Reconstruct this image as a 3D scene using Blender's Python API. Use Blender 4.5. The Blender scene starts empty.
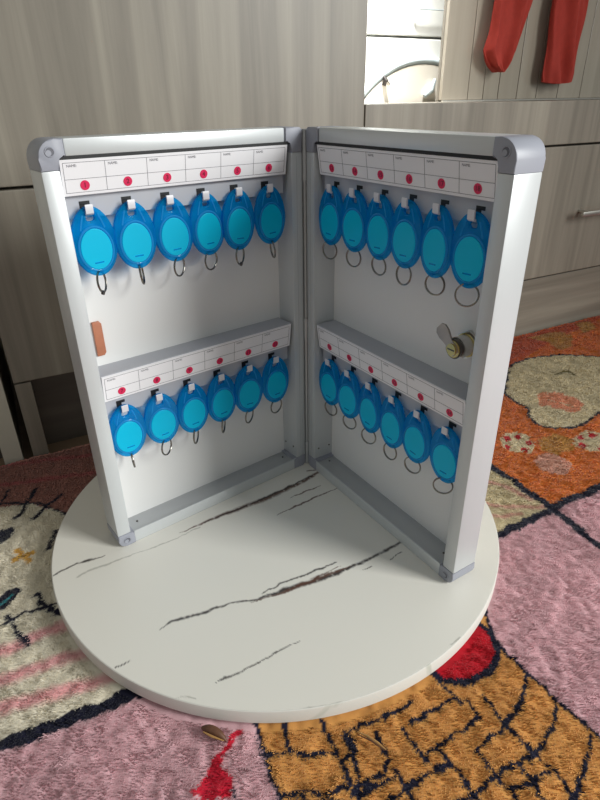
import bpy, bmesh, math, random, json
import numpy as np
from mathutils import Vector, Matrix
random.seed(7); rng = np.random.default_rng(11)
COL = bpy.context.scene.collection
PI = math.pi

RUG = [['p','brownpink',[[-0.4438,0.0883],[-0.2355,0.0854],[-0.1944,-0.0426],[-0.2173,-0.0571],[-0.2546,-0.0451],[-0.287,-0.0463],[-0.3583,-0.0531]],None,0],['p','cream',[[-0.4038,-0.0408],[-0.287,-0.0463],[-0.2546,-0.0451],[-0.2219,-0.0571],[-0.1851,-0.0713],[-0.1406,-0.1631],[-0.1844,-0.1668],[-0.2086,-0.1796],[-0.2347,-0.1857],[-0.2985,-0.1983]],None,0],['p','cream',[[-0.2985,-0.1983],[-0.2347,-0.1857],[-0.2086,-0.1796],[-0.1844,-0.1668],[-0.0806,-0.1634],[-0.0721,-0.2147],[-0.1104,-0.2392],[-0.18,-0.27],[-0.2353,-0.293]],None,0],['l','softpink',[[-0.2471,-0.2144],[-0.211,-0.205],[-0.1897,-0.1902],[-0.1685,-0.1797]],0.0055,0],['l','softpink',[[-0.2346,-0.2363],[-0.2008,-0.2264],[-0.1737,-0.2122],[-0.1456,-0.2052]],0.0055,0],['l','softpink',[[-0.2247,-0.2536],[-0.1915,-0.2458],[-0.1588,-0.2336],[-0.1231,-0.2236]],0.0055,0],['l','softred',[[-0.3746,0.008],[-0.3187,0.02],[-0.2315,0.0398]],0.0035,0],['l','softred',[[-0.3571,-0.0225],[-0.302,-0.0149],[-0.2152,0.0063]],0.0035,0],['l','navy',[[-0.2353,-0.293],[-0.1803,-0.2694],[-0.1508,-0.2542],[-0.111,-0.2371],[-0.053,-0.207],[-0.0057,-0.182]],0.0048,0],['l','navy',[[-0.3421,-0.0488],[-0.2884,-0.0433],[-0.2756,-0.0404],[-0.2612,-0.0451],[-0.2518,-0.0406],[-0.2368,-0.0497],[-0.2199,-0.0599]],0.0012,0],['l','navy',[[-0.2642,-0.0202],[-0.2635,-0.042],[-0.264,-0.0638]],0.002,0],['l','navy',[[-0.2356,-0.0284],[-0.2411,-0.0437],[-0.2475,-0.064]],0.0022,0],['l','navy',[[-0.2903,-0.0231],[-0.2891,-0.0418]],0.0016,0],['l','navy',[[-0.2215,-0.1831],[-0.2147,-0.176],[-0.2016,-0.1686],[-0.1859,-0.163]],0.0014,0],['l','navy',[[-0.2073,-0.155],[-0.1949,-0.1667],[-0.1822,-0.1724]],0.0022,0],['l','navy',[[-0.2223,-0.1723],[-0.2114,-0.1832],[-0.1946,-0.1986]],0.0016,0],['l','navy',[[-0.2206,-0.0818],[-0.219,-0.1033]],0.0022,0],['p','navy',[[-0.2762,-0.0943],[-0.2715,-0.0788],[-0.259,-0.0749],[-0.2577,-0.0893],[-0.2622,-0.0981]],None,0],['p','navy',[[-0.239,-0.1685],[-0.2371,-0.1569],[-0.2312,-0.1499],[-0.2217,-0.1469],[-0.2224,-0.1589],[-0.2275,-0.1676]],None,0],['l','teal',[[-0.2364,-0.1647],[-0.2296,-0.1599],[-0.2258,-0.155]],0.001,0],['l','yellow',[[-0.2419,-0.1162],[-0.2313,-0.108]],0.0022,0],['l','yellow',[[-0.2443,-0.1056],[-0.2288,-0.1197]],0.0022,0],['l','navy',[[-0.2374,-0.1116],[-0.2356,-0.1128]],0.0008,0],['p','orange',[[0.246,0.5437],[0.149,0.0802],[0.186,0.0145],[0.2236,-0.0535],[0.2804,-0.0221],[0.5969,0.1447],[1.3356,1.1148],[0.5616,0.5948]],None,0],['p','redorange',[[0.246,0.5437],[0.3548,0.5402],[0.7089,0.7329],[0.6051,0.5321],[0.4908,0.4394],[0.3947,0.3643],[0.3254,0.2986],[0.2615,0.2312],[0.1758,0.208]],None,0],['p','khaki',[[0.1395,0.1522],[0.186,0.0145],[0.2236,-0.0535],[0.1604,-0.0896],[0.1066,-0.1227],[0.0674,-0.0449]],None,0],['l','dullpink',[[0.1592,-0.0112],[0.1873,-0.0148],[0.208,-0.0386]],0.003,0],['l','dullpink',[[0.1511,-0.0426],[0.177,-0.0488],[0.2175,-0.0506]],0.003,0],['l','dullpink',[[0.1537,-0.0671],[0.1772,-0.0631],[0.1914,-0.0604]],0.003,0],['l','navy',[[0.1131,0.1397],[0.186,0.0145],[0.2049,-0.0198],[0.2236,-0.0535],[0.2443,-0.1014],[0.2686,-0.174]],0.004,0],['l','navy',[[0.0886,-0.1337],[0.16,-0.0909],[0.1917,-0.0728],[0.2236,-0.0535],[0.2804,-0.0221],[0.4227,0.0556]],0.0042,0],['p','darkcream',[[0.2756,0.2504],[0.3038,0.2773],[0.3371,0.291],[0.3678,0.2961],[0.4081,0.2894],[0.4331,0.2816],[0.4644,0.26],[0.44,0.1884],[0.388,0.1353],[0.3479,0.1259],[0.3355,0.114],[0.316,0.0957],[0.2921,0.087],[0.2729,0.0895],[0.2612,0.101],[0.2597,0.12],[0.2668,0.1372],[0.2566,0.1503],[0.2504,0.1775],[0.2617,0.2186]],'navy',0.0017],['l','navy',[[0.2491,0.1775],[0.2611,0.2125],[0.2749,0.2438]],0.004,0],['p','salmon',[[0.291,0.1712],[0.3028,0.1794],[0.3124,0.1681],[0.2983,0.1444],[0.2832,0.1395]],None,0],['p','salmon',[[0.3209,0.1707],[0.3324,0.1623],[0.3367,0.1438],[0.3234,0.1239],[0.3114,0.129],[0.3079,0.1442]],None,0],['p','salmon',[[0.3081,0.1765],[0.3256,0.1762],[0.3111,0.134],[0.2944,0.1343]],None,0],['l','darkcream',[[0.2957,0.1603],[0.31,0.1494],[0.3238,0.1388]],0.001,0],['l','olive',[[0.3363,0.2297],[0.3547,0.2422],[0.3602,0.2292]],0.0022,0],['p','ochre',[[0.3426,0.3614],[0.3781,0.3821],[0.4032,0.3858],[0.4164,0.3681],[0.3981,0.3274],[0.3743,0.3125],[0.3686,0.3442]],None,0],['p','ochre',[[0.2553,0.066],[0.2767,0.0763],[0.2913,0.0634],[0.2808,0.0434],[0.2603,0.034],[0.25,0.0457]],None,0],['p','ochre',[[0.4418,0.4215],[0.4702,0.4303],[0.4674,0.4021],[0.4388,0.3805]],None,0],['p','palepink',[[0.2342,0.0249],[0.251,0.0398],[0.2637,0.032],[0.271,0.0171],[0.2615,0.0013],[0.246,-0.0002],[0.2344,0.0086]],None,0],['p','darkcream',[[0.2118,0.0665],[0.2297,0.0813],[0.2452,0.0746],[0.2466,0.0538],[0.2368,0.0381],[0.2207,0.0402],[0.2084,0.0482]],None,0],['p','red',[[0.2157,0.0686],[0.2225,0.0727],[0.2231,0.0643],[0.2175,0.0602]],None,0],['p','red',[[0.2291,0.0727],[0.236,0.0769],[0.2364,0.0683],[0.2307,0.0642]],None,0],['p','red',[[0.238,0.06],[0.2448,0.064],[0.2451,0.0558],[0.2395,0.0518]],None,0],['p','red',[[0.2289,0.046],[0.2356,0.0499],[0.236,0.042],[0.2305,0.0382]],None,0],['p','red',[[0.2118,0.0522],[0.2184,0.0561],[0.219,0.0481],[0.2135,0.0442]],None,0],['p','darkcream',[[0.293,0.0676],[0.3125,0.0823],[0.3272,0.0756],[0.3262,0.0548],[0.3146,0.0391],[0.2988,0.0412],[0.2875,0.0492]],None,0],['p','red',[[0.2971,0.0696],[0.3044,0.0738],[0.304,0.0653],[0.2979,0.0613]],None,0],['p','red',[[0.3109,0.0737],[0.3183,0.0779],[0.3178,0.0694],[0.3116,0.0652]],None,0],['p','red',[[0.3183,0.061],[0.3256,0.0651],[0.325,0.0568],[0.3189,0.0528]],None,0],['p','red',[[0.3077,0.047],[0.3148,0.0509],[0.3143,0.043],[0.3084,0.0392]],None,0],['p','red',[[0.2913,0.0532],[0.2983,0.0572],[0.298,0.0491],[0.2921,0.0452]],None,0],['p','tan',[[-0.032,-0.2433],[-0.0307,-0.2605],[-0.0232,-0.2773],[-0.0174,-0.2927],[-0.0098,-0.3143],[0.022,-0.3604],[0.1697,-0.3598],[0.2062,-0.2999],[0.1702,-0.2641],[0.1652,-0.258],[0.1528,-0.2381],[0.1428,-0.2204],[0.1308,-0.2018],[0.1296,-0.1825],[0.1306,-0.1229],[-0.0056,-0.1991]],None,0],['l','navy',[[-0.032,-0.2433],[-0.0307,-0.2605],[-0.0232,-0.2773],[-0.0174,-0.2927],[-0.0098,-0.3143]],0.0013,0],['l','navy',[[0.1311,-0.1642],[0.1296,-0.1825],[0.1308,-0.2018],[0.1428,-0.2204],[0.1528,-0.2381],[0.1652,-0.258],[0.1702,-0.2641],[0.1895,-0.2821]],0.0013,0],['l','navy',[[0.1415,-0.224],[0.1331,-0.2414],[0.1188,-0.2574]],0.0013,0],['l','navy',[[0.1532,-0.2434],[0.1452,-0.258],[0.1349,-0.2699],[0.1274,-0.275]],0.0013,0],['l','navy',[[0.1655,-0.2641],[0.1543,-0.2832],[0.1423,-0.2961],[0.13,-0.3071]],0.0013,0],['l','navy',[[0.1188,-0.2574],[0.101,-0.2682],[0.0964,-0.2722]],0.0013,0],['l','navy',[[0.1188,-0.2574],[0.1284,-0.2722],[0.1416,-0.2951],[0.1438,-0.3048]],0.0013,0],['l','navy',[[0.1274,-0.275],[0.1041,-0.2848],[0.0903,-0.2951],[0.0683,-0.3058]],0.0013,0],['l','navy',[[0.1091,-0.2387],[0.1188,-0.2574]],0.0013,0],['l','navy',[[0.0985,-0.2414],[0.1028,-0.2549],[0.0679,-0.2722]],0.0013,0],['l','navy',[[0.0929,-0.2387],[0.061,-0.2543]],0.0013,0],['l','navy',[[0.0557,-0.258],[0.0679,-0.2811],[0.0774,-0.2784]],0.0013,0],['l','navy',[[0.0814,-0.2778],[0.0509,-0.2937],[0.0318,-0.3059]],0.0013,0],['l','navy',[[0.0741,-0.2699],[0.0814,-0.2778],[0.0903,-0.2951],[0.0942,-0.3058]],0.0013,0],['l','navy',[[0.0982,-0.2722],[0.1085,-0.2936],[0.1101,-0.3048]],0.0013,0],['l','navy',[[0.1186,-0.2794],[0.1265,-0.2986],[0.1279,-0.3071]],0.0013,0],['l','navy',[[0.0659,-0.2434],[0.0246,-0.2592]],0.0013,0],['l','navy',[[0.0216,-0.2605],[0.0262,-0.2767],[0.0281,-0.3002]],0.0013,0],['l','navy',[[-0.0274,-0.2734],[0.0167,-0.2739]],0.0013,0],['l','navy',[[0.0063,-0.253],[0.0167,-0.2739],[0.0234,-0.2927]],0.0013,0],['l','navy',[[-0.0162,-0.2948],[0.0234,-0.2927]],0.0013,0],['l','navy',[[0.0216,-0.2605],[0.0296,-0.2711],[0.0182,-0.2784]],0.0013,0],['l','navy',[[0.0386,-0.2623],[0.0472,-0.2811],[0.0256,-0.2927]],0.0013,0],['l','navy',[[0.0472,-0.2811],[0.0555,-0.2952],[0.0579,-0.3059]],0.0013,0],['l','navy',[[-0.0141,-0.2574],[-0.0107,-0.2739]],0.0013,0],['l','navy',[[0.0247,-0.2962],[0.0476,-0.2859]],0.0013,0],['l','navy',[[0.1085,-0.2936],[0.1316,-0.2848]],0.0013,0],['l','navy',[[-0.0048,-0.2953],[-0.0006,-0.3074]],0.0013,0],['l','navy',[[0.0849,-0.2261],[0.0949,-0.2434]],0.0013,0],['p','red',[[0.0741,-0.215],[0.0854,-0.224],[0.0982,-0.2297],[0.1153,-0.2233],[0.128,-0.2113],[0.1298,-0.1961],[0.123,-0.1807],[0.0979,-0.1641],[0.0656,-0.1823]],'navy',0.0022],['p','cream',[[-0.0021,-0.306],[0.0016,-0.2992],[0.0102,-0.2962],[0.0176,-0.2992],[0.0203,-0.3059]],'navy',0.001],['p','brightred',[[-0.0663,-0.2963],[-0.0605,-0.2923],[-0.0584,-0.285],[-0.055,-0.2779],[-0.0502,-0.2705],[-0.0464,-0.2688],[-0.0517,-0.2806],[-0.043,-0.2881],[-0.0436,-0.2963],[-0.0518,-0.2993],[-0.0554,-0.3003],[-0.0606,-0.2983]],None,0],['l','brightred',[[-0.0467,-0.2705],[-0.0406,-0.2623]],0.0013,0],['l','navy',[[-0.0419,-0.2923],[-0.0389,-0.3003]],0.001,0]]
VEIN = [[[[-0.1009,-0.1993],[-0.0941,-0.1926],[-0.0856,-0.19],[-0.0724,-0.1849],[-0.0557,-0.1768],[-0.038,-0.1742],[-0.0167,-0.1648],[0.0017,-0.1571],[0.0168,-0.1511],[0.0325,-0.1419],[0.0529,-0.1301],[0.0702,-0.1189],[0.0776,-0.112]],[0.3,0.9,1.2,1.1,0.6,0.8,1.6,1.7,1.6,1.2,1.2,1.2,0.8],0],[[[-0.0414,-0.1769],[-0.0167,-0.1667],[0.0032,-0.1551],[0.0207,-0.1471],[0.0342,-0.1398]],[0.2,1.0,2.0,1.0,0.2],1],[[[-0.0334,-0.1686],[-0.0206,-0.159],[-0.0058,-0.152],[0.0094,-0.1439],[0.022,-0.1365]],[0.3,0.7,0.8,0.9,0.5],0],[[[-0.0058,-0.16],[0.0092,-0.1511],[0.0249,-0.1408]],[0.2,0.6,0.2],1],[[[0.0641,-0.1346],[0.0747,-0.1258]],[0.3,0.4],0],[[[0.0414,-0.1451],[0.0487,-0.1409]],[0.2,0.5],0],[[[-0.057,-0.2399],[-0.0519,-0.2364],[-0.0429,-0.2323],[-0.0278,-0.2229],[-0.0152,-0.2139],[-0.0061,-0.2084]],[0.2,0.9,0.5,0.4,0.4,0.2],0],[[[-0.1941,-0.1491],[-0.1873,-0.1429],[-0.1814,-0.1376],[-0.1711,-0.1333],[-0.1606,-0.1289]],[0.5,0.6,0.7,1.1,0.3],0],[[[-0.175,-0.1512],[-0.1675,-0.144],[-0.1543,-0.1366],[-0.1407,-0.129],[-0.1161,-0.1143],[-0.0907,-0.0949]],[0.8,0.9,0.8,0.5,0.5,0.6],2],[[[-0.1062,-0.1023],[-0.0875,-0.0885],[-0.0717,-0.078],[-0.0553,-0.0671],[-0.0382,-0.0573],[-0.0205,-0.0441],[-0.0068,-0.0335],[0.0104,-0.0159]],[0.3,1.3,1.8,2.3,2.6,2.3,2.0,1.2],1],[[[-0.0875,-0.0885],[-0.0553,-0.0671],[-0.0206,-0.0426],[0.0046,-0.0207]],[0.4,0.8,1.0,0.6],0],[[[-0.0156,-0.0561],[-0.003,-0.0473],[0.0118,-0.0383]],[0.3,1.0,0.4],1],[[[-0.0264,-0.0797],[-0.0065,-0.0647],[0.0115,-0.0519],[0.0284,-0.0415]],[0.3,1.0,0.8,0.3],1],[[[0.0008,-0.0141],[0.0105,-0.0125]],[0.7,0.7],1],[[[0.1536,-0.0618],[0.173,-0.0563]],[1.0,1.0],1],[[[-0.1228,-0.2293],[-0.1183,-0.2271],[-0.114,-0.2242]],[0.3,0.6,0.3],0],[[[-0.0801,-0.2511],[-0.0758,-0.2485],[-0.0682,-0.2504]],[0.5,0.4,0.3],2],[[[0.0945,-0.2126],[0.101,-0.2071]],[0.5,0.7],2],[[[-0.022,-0.2694],[-0.0137,-0.2617],[0.0068,-0.255],[0.0218,-0.2524]],[2.0,1.6,0.8,0.3],2]]
# ------------------------------------------------------------------ materials
def srgb(r, g, b):
    f = lambda c: (c/255/12.92) if c/255 <= .04045 else ((c/255+.055)/1.055)**2.4
    return (f(r), f(g), f(b), 1)
def new_mat(name):
    m = bpy.data.materials.new(name); m.use_nodes = True
    nt = m.node_tree; nt.nodes.clear()
    out = nt.nodes.new('ShaderNodeOutputMaterial'); b = nt.nodes.new('ShaderNodeBsdfPrincipled')
    nt.links.new(b.outputs[0], out.inputs[0])
    return m, nt, b, out
def N(nt, t, **kw):
    n = nt.nodes.new(t)
    for k, v in kw.items():
        if k in n.inputs: n.inputs[k].default_value = v
        else: setattr(n, k, v)
    return n
def simple(name, col, rough=.5, metal=0, noise=.04, scale=60, bump=0, stretch=(1,1,1), spec=.5):
    m, nt, b, out = new_mat(name)
    tc = N(nt, 'ShaderNodeTexCoord'); mp = N(nt, 'ShaderNodeMapping'); mp.inputs['Scale'].default_value = stretch
    nz = N(nt, 'ShaderNodeTexNoise', Scale=scale, Detail=4.)
    nt.links.new(tc.outputs['Object'], mp.inputs[0]); nt.links.new(mp.outputs[0], nz.inputs['Vector'])
    mx = N(nt, 'ShaderNodeMix', data_type='RGBA')
    mx.inputs[6].default_value = tuple(c*(1-noise) for c in col[:3])+(1,)
    mx.inputs[7].default_value = tuple(min(1, c*(1+noise)) for c in col[:3])+(1,)
    nt.links.new(nz.outputs[0], mx.inputs[0]); nt.links.new(mx.outputs[2], b.inputs['Base Color'])
    b.inputs['Roughness'].default_value = rough; b.inputs['Metallic'].default_value = metal
    b.inputs['Specular IOR Level'].default_value = spec
    if bump:
        bp = N(nt, 'ShaderNodeBump', Strength=bump, Distance=.0006)
        nt.links.new(nz.outputs[0], bp.inputs['Height']); nt.links.new(bp.outputs[0], b.inputs['Normal'])
    return m
def wood(name, dark, mid, light, stretch, rough=.42):
    m, nt, b, out = new_mat(name)
    tc = N(nt, 'ShaderNodeTexCoord'); mp = N(nt, 'ShaderNodeMapping'); mp.inputs['Scale'].default_value = stretch
    n1 = N(nt, 'ShaderNodeTexNoise', Scale=1., Detail=6., Roughness=.6, Distortion=.5)
    mp2 = N(nt, 'ShaderNodeMapping'); mp2.inputs['Scale'].default_value = tuple(s*.22 for s in stretch)
    n2 = N(nt, 'ShaderNodeTexNoise', Scale=1., Detail=3., Distortion=1.2)
    nt.links.new(tc.outputs['Object'], mp.inputs[0]); nt.links.new(mp.outputs[0], n1.inputs['Vector'])
    nt.links.new(tc.outputs['Object'], mp2.inputs[0]); nt.links.new(mp2.outputs[0], n2.inputs['Vector'])
    ad = N(nt, 'ShaderNodeMix', data_type='FLOAT'); ad.inputs[0].default_value = .45
    nt.links.new(n1.outputs[0], ad.inputs[2]); nt.links.new(n2.outputs[0], ad.inputs[3])
    cr = N(nt, 'ShaderNodeValToRGB'); e = cr.color_ramp.elements
    e[0].position = .34; e[0].color = dark; e[1].position = .66; e[1].color = light
    q = e.new(.5); q.color = mid
    nt.links.new(ad.outputs[0], cr.inputs[0]); nt.links.new(cr.outputs[0], b.inputs['Base Color'])
    bp = N(nt, 'ShaderNodeBump', Strength=.15, Distance=.0005)
    nt.links.new(n1.outputs[0], bp.inputs['Height']); nt.links.new(bp.outputs[0], b.inputs['Normal'])
    b.inputs['Roughness'].default_value = rough
    return m
W = (srgb(110,104,94), srgb(134,127,116), srgb(156,149,136))
M = {}
M['wood_v'] = wood('grey_oak_upright_grain', *W, (55, 55, 2.2))
M['wood_h'] = wood('grey_oak_level_grain', *W, (2.2, 55, 55))
M['wood_gloss'] = wood('glossy_beige_boards', srgb(150,141,128), srgb(166,157,143), srgb(180,171,157), (30, 30, 2), .16)
M['wood_dark'] = wood('shade_toned_toe_board', srgb(84,78,72), srgb(100,93,86), srgb(118,110,102), (3, 50, 50))  # darker copy of the oak; shade of the recessed toe put into its colour
M['pale'] = simple('pale_laminate', srgb(196,192,178), .4)
M['dark'] = simple('dark_gap', srgb(22,20,20), .8)
M['alu'] = simple('satin_aluminium', srgb(200,203,205), .36, .25, .02, 300, stretch=(1,1,.05))
M['alu_in'] = simple('satin_aluminium_channel', srgb(180,182,184), .38, .3, .03, 250)
M['cap'] = simple('lavender_grey_plastic', srgb(150,152,163), .42, 0, .02, 90)
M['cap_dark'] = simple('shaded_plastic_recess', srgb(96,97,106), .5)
M['panelw'] = simple('white_board', srgb(226,225,224), .5, 0, .012, 20)
M['rail'] = simple('grey_rail_plastic', srgb(176,177,184), .45, 0, .02, 80)
M['card'] = simple('white_card', srgb(232,230,234), .45, 0, .01, 80)
M['ink'] = simple('grey_ink', srgb(120,118,126), .6)
M['magenta'] = simple('magenta_dot', srgb(214,28,84), .5)
M['digit'] = simple('dark_red_digit', srgb(120,8,40), .5)
M['black'] = simple('black_slot_and_gap_shade', srgb(16,16,20), .6)
M['hook'] = simple('white_hook_plastic', srgb(206,205,212), .35)
M['steel'] = simple('nickel_steel', srgb(205,202,196), .3, 1., .05, 200)
M['ringsteel'] = simple('split_ring_steel', srgb(140,136,130), .25, 1., .05, 200)
M['lever'] = simple('dull_lever_steel', srgb(176,168,162), .45, .9, .1, 200)
M['brass'] = simple('worn_brass', srgb(196,178,120), .3, .9, .1, 300)
M['darksteel'] = simple('dark_steel', srgb(90,86,84), .35, .8)
M['brown'] = simple('brown_strip', srgb(176,112,84), .5, 0, .15, 200)
M['appliance'] = simple('white_enamel', srgb(250,251,247), .25, 0, .003, 30)
M['ring_grey'] = simple('blue_grey_trim', srgb(188,200,204), .3)
M['glasspale'] = simple('cream_door_bowl', srgb(232,226,214), .2, 0, .03, 20)
M['red_cloth'] = simple('red_knit', srgb(166,50,38), .85, 0, .16, 130, .4)
M['wall'] = simple('painted_wall', srgb(214,210,200), .8, 0, .02, 12, .1)
M['floor'] = wood('floor_boards', srgb(120,100,80), srgb(140,118,96), srgb(156,134,110), (3, 20, 20))
M['husk'] = simple('dry_brown_husk', srgb(96,62,42), .5, 0, .3, 400)
M['straw'] = simple('dry_straw', srgb(170,128,76), .5, 0, .2, 400)

def plastic(name, tint, surf, fac, rough):
    m, nt, b, out = new_mat(name)
    nt.nodes.remove(b)
    tr = N(nt, 'ShaderNodeBsdfTransparent'); tr.inputs[0].default_value = tint
    b = N(nt, 'ShaderNodeBsdfPrincipled', Roughness=rough); b.inputs['Base Color'].default_value = surf; b.inputs['Specular IOR Level'].default_value = .35
    tl = N(nt, 'ShaderNodeBsdfTranslucent'); tl.inputs[0].default_value = surf
    m1 = N(nt, 'ShaderNodeMixShader', Fac=.35); m2 = N(nt, 'ShaderNodeMixShader', Fac=fac)
    nt.links.new(b.outputs[0], m1.inputs[1]); nt.links.new(tl.outputs[0], m1.inputs[2])
    nt.links.new(tr.outputs[0], m2.inputs[1]); nt.links.new(m1.outputs[0], m2.inputs[2])
    nt.links.new(m2.outputs[0], out.inputs[0])
    return m
M['tag'] = plastic('clear_blue_plastic', (.22, .72, .97, 1), (.0, .42, .84, 1), .36, .08)
M['tag_rim'] = plastic('blue_plastic_rim', (.3, .78, .97, 1), (.06, .58, .92, 1), .45, .08)  # lighter than the tag body: edge highlights put into the colour
M['insert'] = plastic('cyan_insert', (.1, .7, .9, 1), (.0, .72, .95, 1), .92, .35)

def attr_mat(name, rough, bump=False, sheen=0):
    m, nt, b, out = new_mat(name)
    a = N(nt, 'ShaderNodeAttribute'); a.attribute_name = 'pattern'
    nt.links.new(a.outputs['Color'], b.inputs['Base Color']); b.inputs['Roughness'].default_value = rough
    if sheen:
        b.inputs['Sheen Weight'].default_value = sheen; b.inputs['Specular IOR Level'].default_value = .1
    return m
M['rug'] = attr_mat('wool_pile', .95, sheen=.15)
M['marble'] = attr_mat('marble_laminate', .38)
m, nt, b, out = new_mat('marble_edge_band')
tc = N(nt, 'ShaderNodeTexCoord'); nz = N(nt, 'ShaderNodeTexNoise', Scale=16., Detail=5., Distortion=1.5)
nt.links.new(tc.outputs['Object'], nz.inputs['Vector'])
cr = N(nt, 'ShaderNodeValToRGB'); e = cr.color_ramp.elements
e[0].position = .66; e[0].color = srgb(214,211,204); e[1].position = .8; e[1].color = srgb(150,158,140)
nt.links.new(nz.outputs[0], cr.inputs[0]); nt.links.new(cr.outputs[0], b.inputs['Base Color']); b.inputs['Roughness'].default_value = .45
M['edge'] = m

# ------------------------------------------------------------------ mesh helpers
class MB:
    def __init__(s): s.v = []; s.f = []; s.m = []; s.mats = []
    def mi(s, mat):
        if mat not in s.mats: s.mats.append(mat)
        return s.mats.index(mat)
    def add(s, vs, fs, mat):
        o = len(s.v); k = s.mi(mat)
        s.v += [tuple(v) for v in vs]; s.f += [tuple(i+o for i in f) for f in fs]; s.m += [k]*len(fs)
    def bm(s, bm, mat):
        bm.verts.index_update(); s.add([v.co[:] for v in bm.verts], [[v.index for v in f.verts] for f in bm.faces], mat); bm.free()
    def box(s, x0, x1, y0, y1, z0, z1, mat, bev=0, seg=2):
        bm = bmesh.new(); bmesh.ops.create_cube(bm, size=1)
        for v in bm.verts:
            v.co = ((x0+x1)/2+v.co.x*(x1-x0), (y0+y1)/2+v.co.y*(y1-y0), (z0+z1)/2+v.co.z*(z1-z0))
        if bev: bmesh.ops.bevel(bm, geom=bm.edges[:], offset=bev, segments=seg, affect='EDGES', profile=.6)
        s.bm(bm, mat)
    def prism(s, pts, axis, a0, a1, mat, bev=0):
        # pts 2D outline; axis = extrusion axis; the two others in order
        bm = bmesh.new()
        def P(p, a): return (a, p[0], p[1]) if axis == 'x' else (p[0], a, p[1]) if axis == 'y' else (p[0], p[1], a)
        A = [bm.verts.new(P(p, a0)) for p in pts]; B = [bm.verts.new(P(p, a1)) for p in pts]
        n = len(pts); bm.faces.new(A); bm.faces.new(B[::-1])
        for i in range(n): bm.faces.new((A[i], B[i], B[(i+1) % n], A[(i+1) % n]))
        if bev:
            ed = [e for f in bm.faces if len(f.verts) == n and n > 4 for e in f.edges]
            bmesh.ops.bevel(bm, geom=list(set(ed)), offset=bev, segments=2, affect='EDGES', profile=.6)
        bmesh.ops.triangulate(bm, faces=[f for f in bm.faces if len(f.verts) > 4])
        bmesh.ops.recalc_face_normals(bm, faces=bm.faces[:]); s.bm(bm, mat)
    def cyl(s, c, axis, r, h, mat, seg=24, r2=None):
        bm = bmesh.new(); bmesh.ops.create_cone(bm, cap_ends=True, segments=seg, radius1=r, radius2=r if r2 is None else r2, depth=h)
        q = Vector((0,0,1)).rotation_difference(Vector(axis).normalized()).to_matrix().to_4x4()
        bmesh.ops.transform(bm, matrix=Matrix.Translation(c) @ q, verts=bm.verts); s.bm(bm, mat)
    def tube(s, pts, r, mat, seg=8, closed=False):
        pts = [Vector(p) for p in pts]; n = len(pts); vs = []; fs = []; up = None
        rs = r if isinstance(r, (list, tuple)) else [r]*n
        for i, p in enumerate(pts):
            a = pts[(i+1) % n] if (closed or i < n-1) else p; b_ = pts[i-1] if (closed or i > 0) else p
            t = (a-b_).normalized()
            if up is None: up = t.orthogonal().normalized()
            up = (up - t*up.dot(t)).normalized(); sd = t.cross(up)
            for k in range(seg):
                an = 2*PI*k/seg; vs.append(p+(up*math.cos(an)+sd*math.sin(an))*rs[i])
        for i in range(n if closed else n-1):
            for k in range(seg):
                j = (i+1) % n; fs.append((i*seg+k, i*seg+(k+1) % seg, j*seg+(k+1) % seg, j*seg+k))
        if not closed:
            fs.append(tuple(range(seg))[::-1]); fs.append(tuple((n-1)*seg+k for k in range(seg)))
        s.add(vs, fs, mat)
    def build(s, name, parent=None, smooth=False, M4=None):
        me = bpy.data.meshes.new(name)
        v = s.v if M4 is None else [(M4 @ Vector(p))[:] for p in s.v]
        me.from_pydata(v, [], s.f); 
        for mt in s.mats: me.materials.append(mt)
        me.polygons.foreach_set('material_index', s.m)
        bm = bmesh.new(); bm.from_mesh(me); bmesh.ops.recalc_face_normals(bm, faces=bm.faces[:]); bm.to_mesh(me); bm.free()
        if smooth:
            me.polygons.foreach_set('use_smooth', [True]*len(me.polygons))
            me.set_sharp_from_angle(angle=math.radians(38))
        me.update()
        o = bpy.data.objects.new(name, me); COL.objects.link(o)
        if parent: o.parent = parent
        return o
def curve_mesh(splines, depth, bev, mat, mb, M4):
    """filled 2D outline (with holes) extruded and bevelled, added to mb"""
    cu = bpy.data.curves.new('t', 'CURVE'); cu.dimensions = '2D'; cu.fill_mode = 'BOTH'; cu.extrude = depth; cu.bevel_depth = bev; cu.bevel_resolution = 2
    for sp in splines:
        q = cu.splines.new('POLY'); q.points.add(len(sp)-1); q.use_cyclic_u = True
        for i, (x, y) in enumerate(sp): q.points[i].co = (x, y, 0, 1)
    o = bpy.data.objects.new('t', cu); COL.objects.link(o)
    me = bpy.data.meshes.new_from_object(o.evaluated_get(bpy.context.evaluated_depsgraph_get()))
    mb.add([(M4 @ v.co)[:] for v in me.vertices], [p.vertices[:] for p in me.polygons], mat)
    bpy.data.objects.remove(o); bpy.data.curves.remove(cu); bpy.data.meshes.remove(me)
def text_mesh(txt, size, mat, mb, M4, bold=0):
    cu = bpy.data.curves.new('t', 'FONT'); cu.body = txt; cu.size = size; cu.align_x = 'CENTER'; cu.align_y = 'CENTER'; cu.resolution_u = 2; cu.offset = bold
    o = bpy.data.objects.new('t', cu); COL.objects.link(o)
    me = bpy.data.meshes.new_from_object(o.evaluated_get(bpy.context.evaluated_depsgraph_get()))
    mb.add([(M4 @ v.co)[:] for v in me.vertices], [p.vertices[:] for p in me.polygons], mat)
    bpy.data.objects.remove(o); bpy.data.curves.remove(cu); bpy.data.meshes.remove(me)
def tag(o, label=None, cat=None, group=None, kind=None):
    for k, v in (('label', label), ('category', cat), ('group', group), ('kind', kind)):
        if v: o[k] = v
    return o
def empty(name, loc=(0,0,0), rz=0, **kw):
    o = bpy.data.objects.new(name, None); o.empty_display_size = .02; COL.objects.link(o)
    o.location = loc; o.rotation_euler = (0, 0, rz); tag(o, **kw); return o

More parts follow.
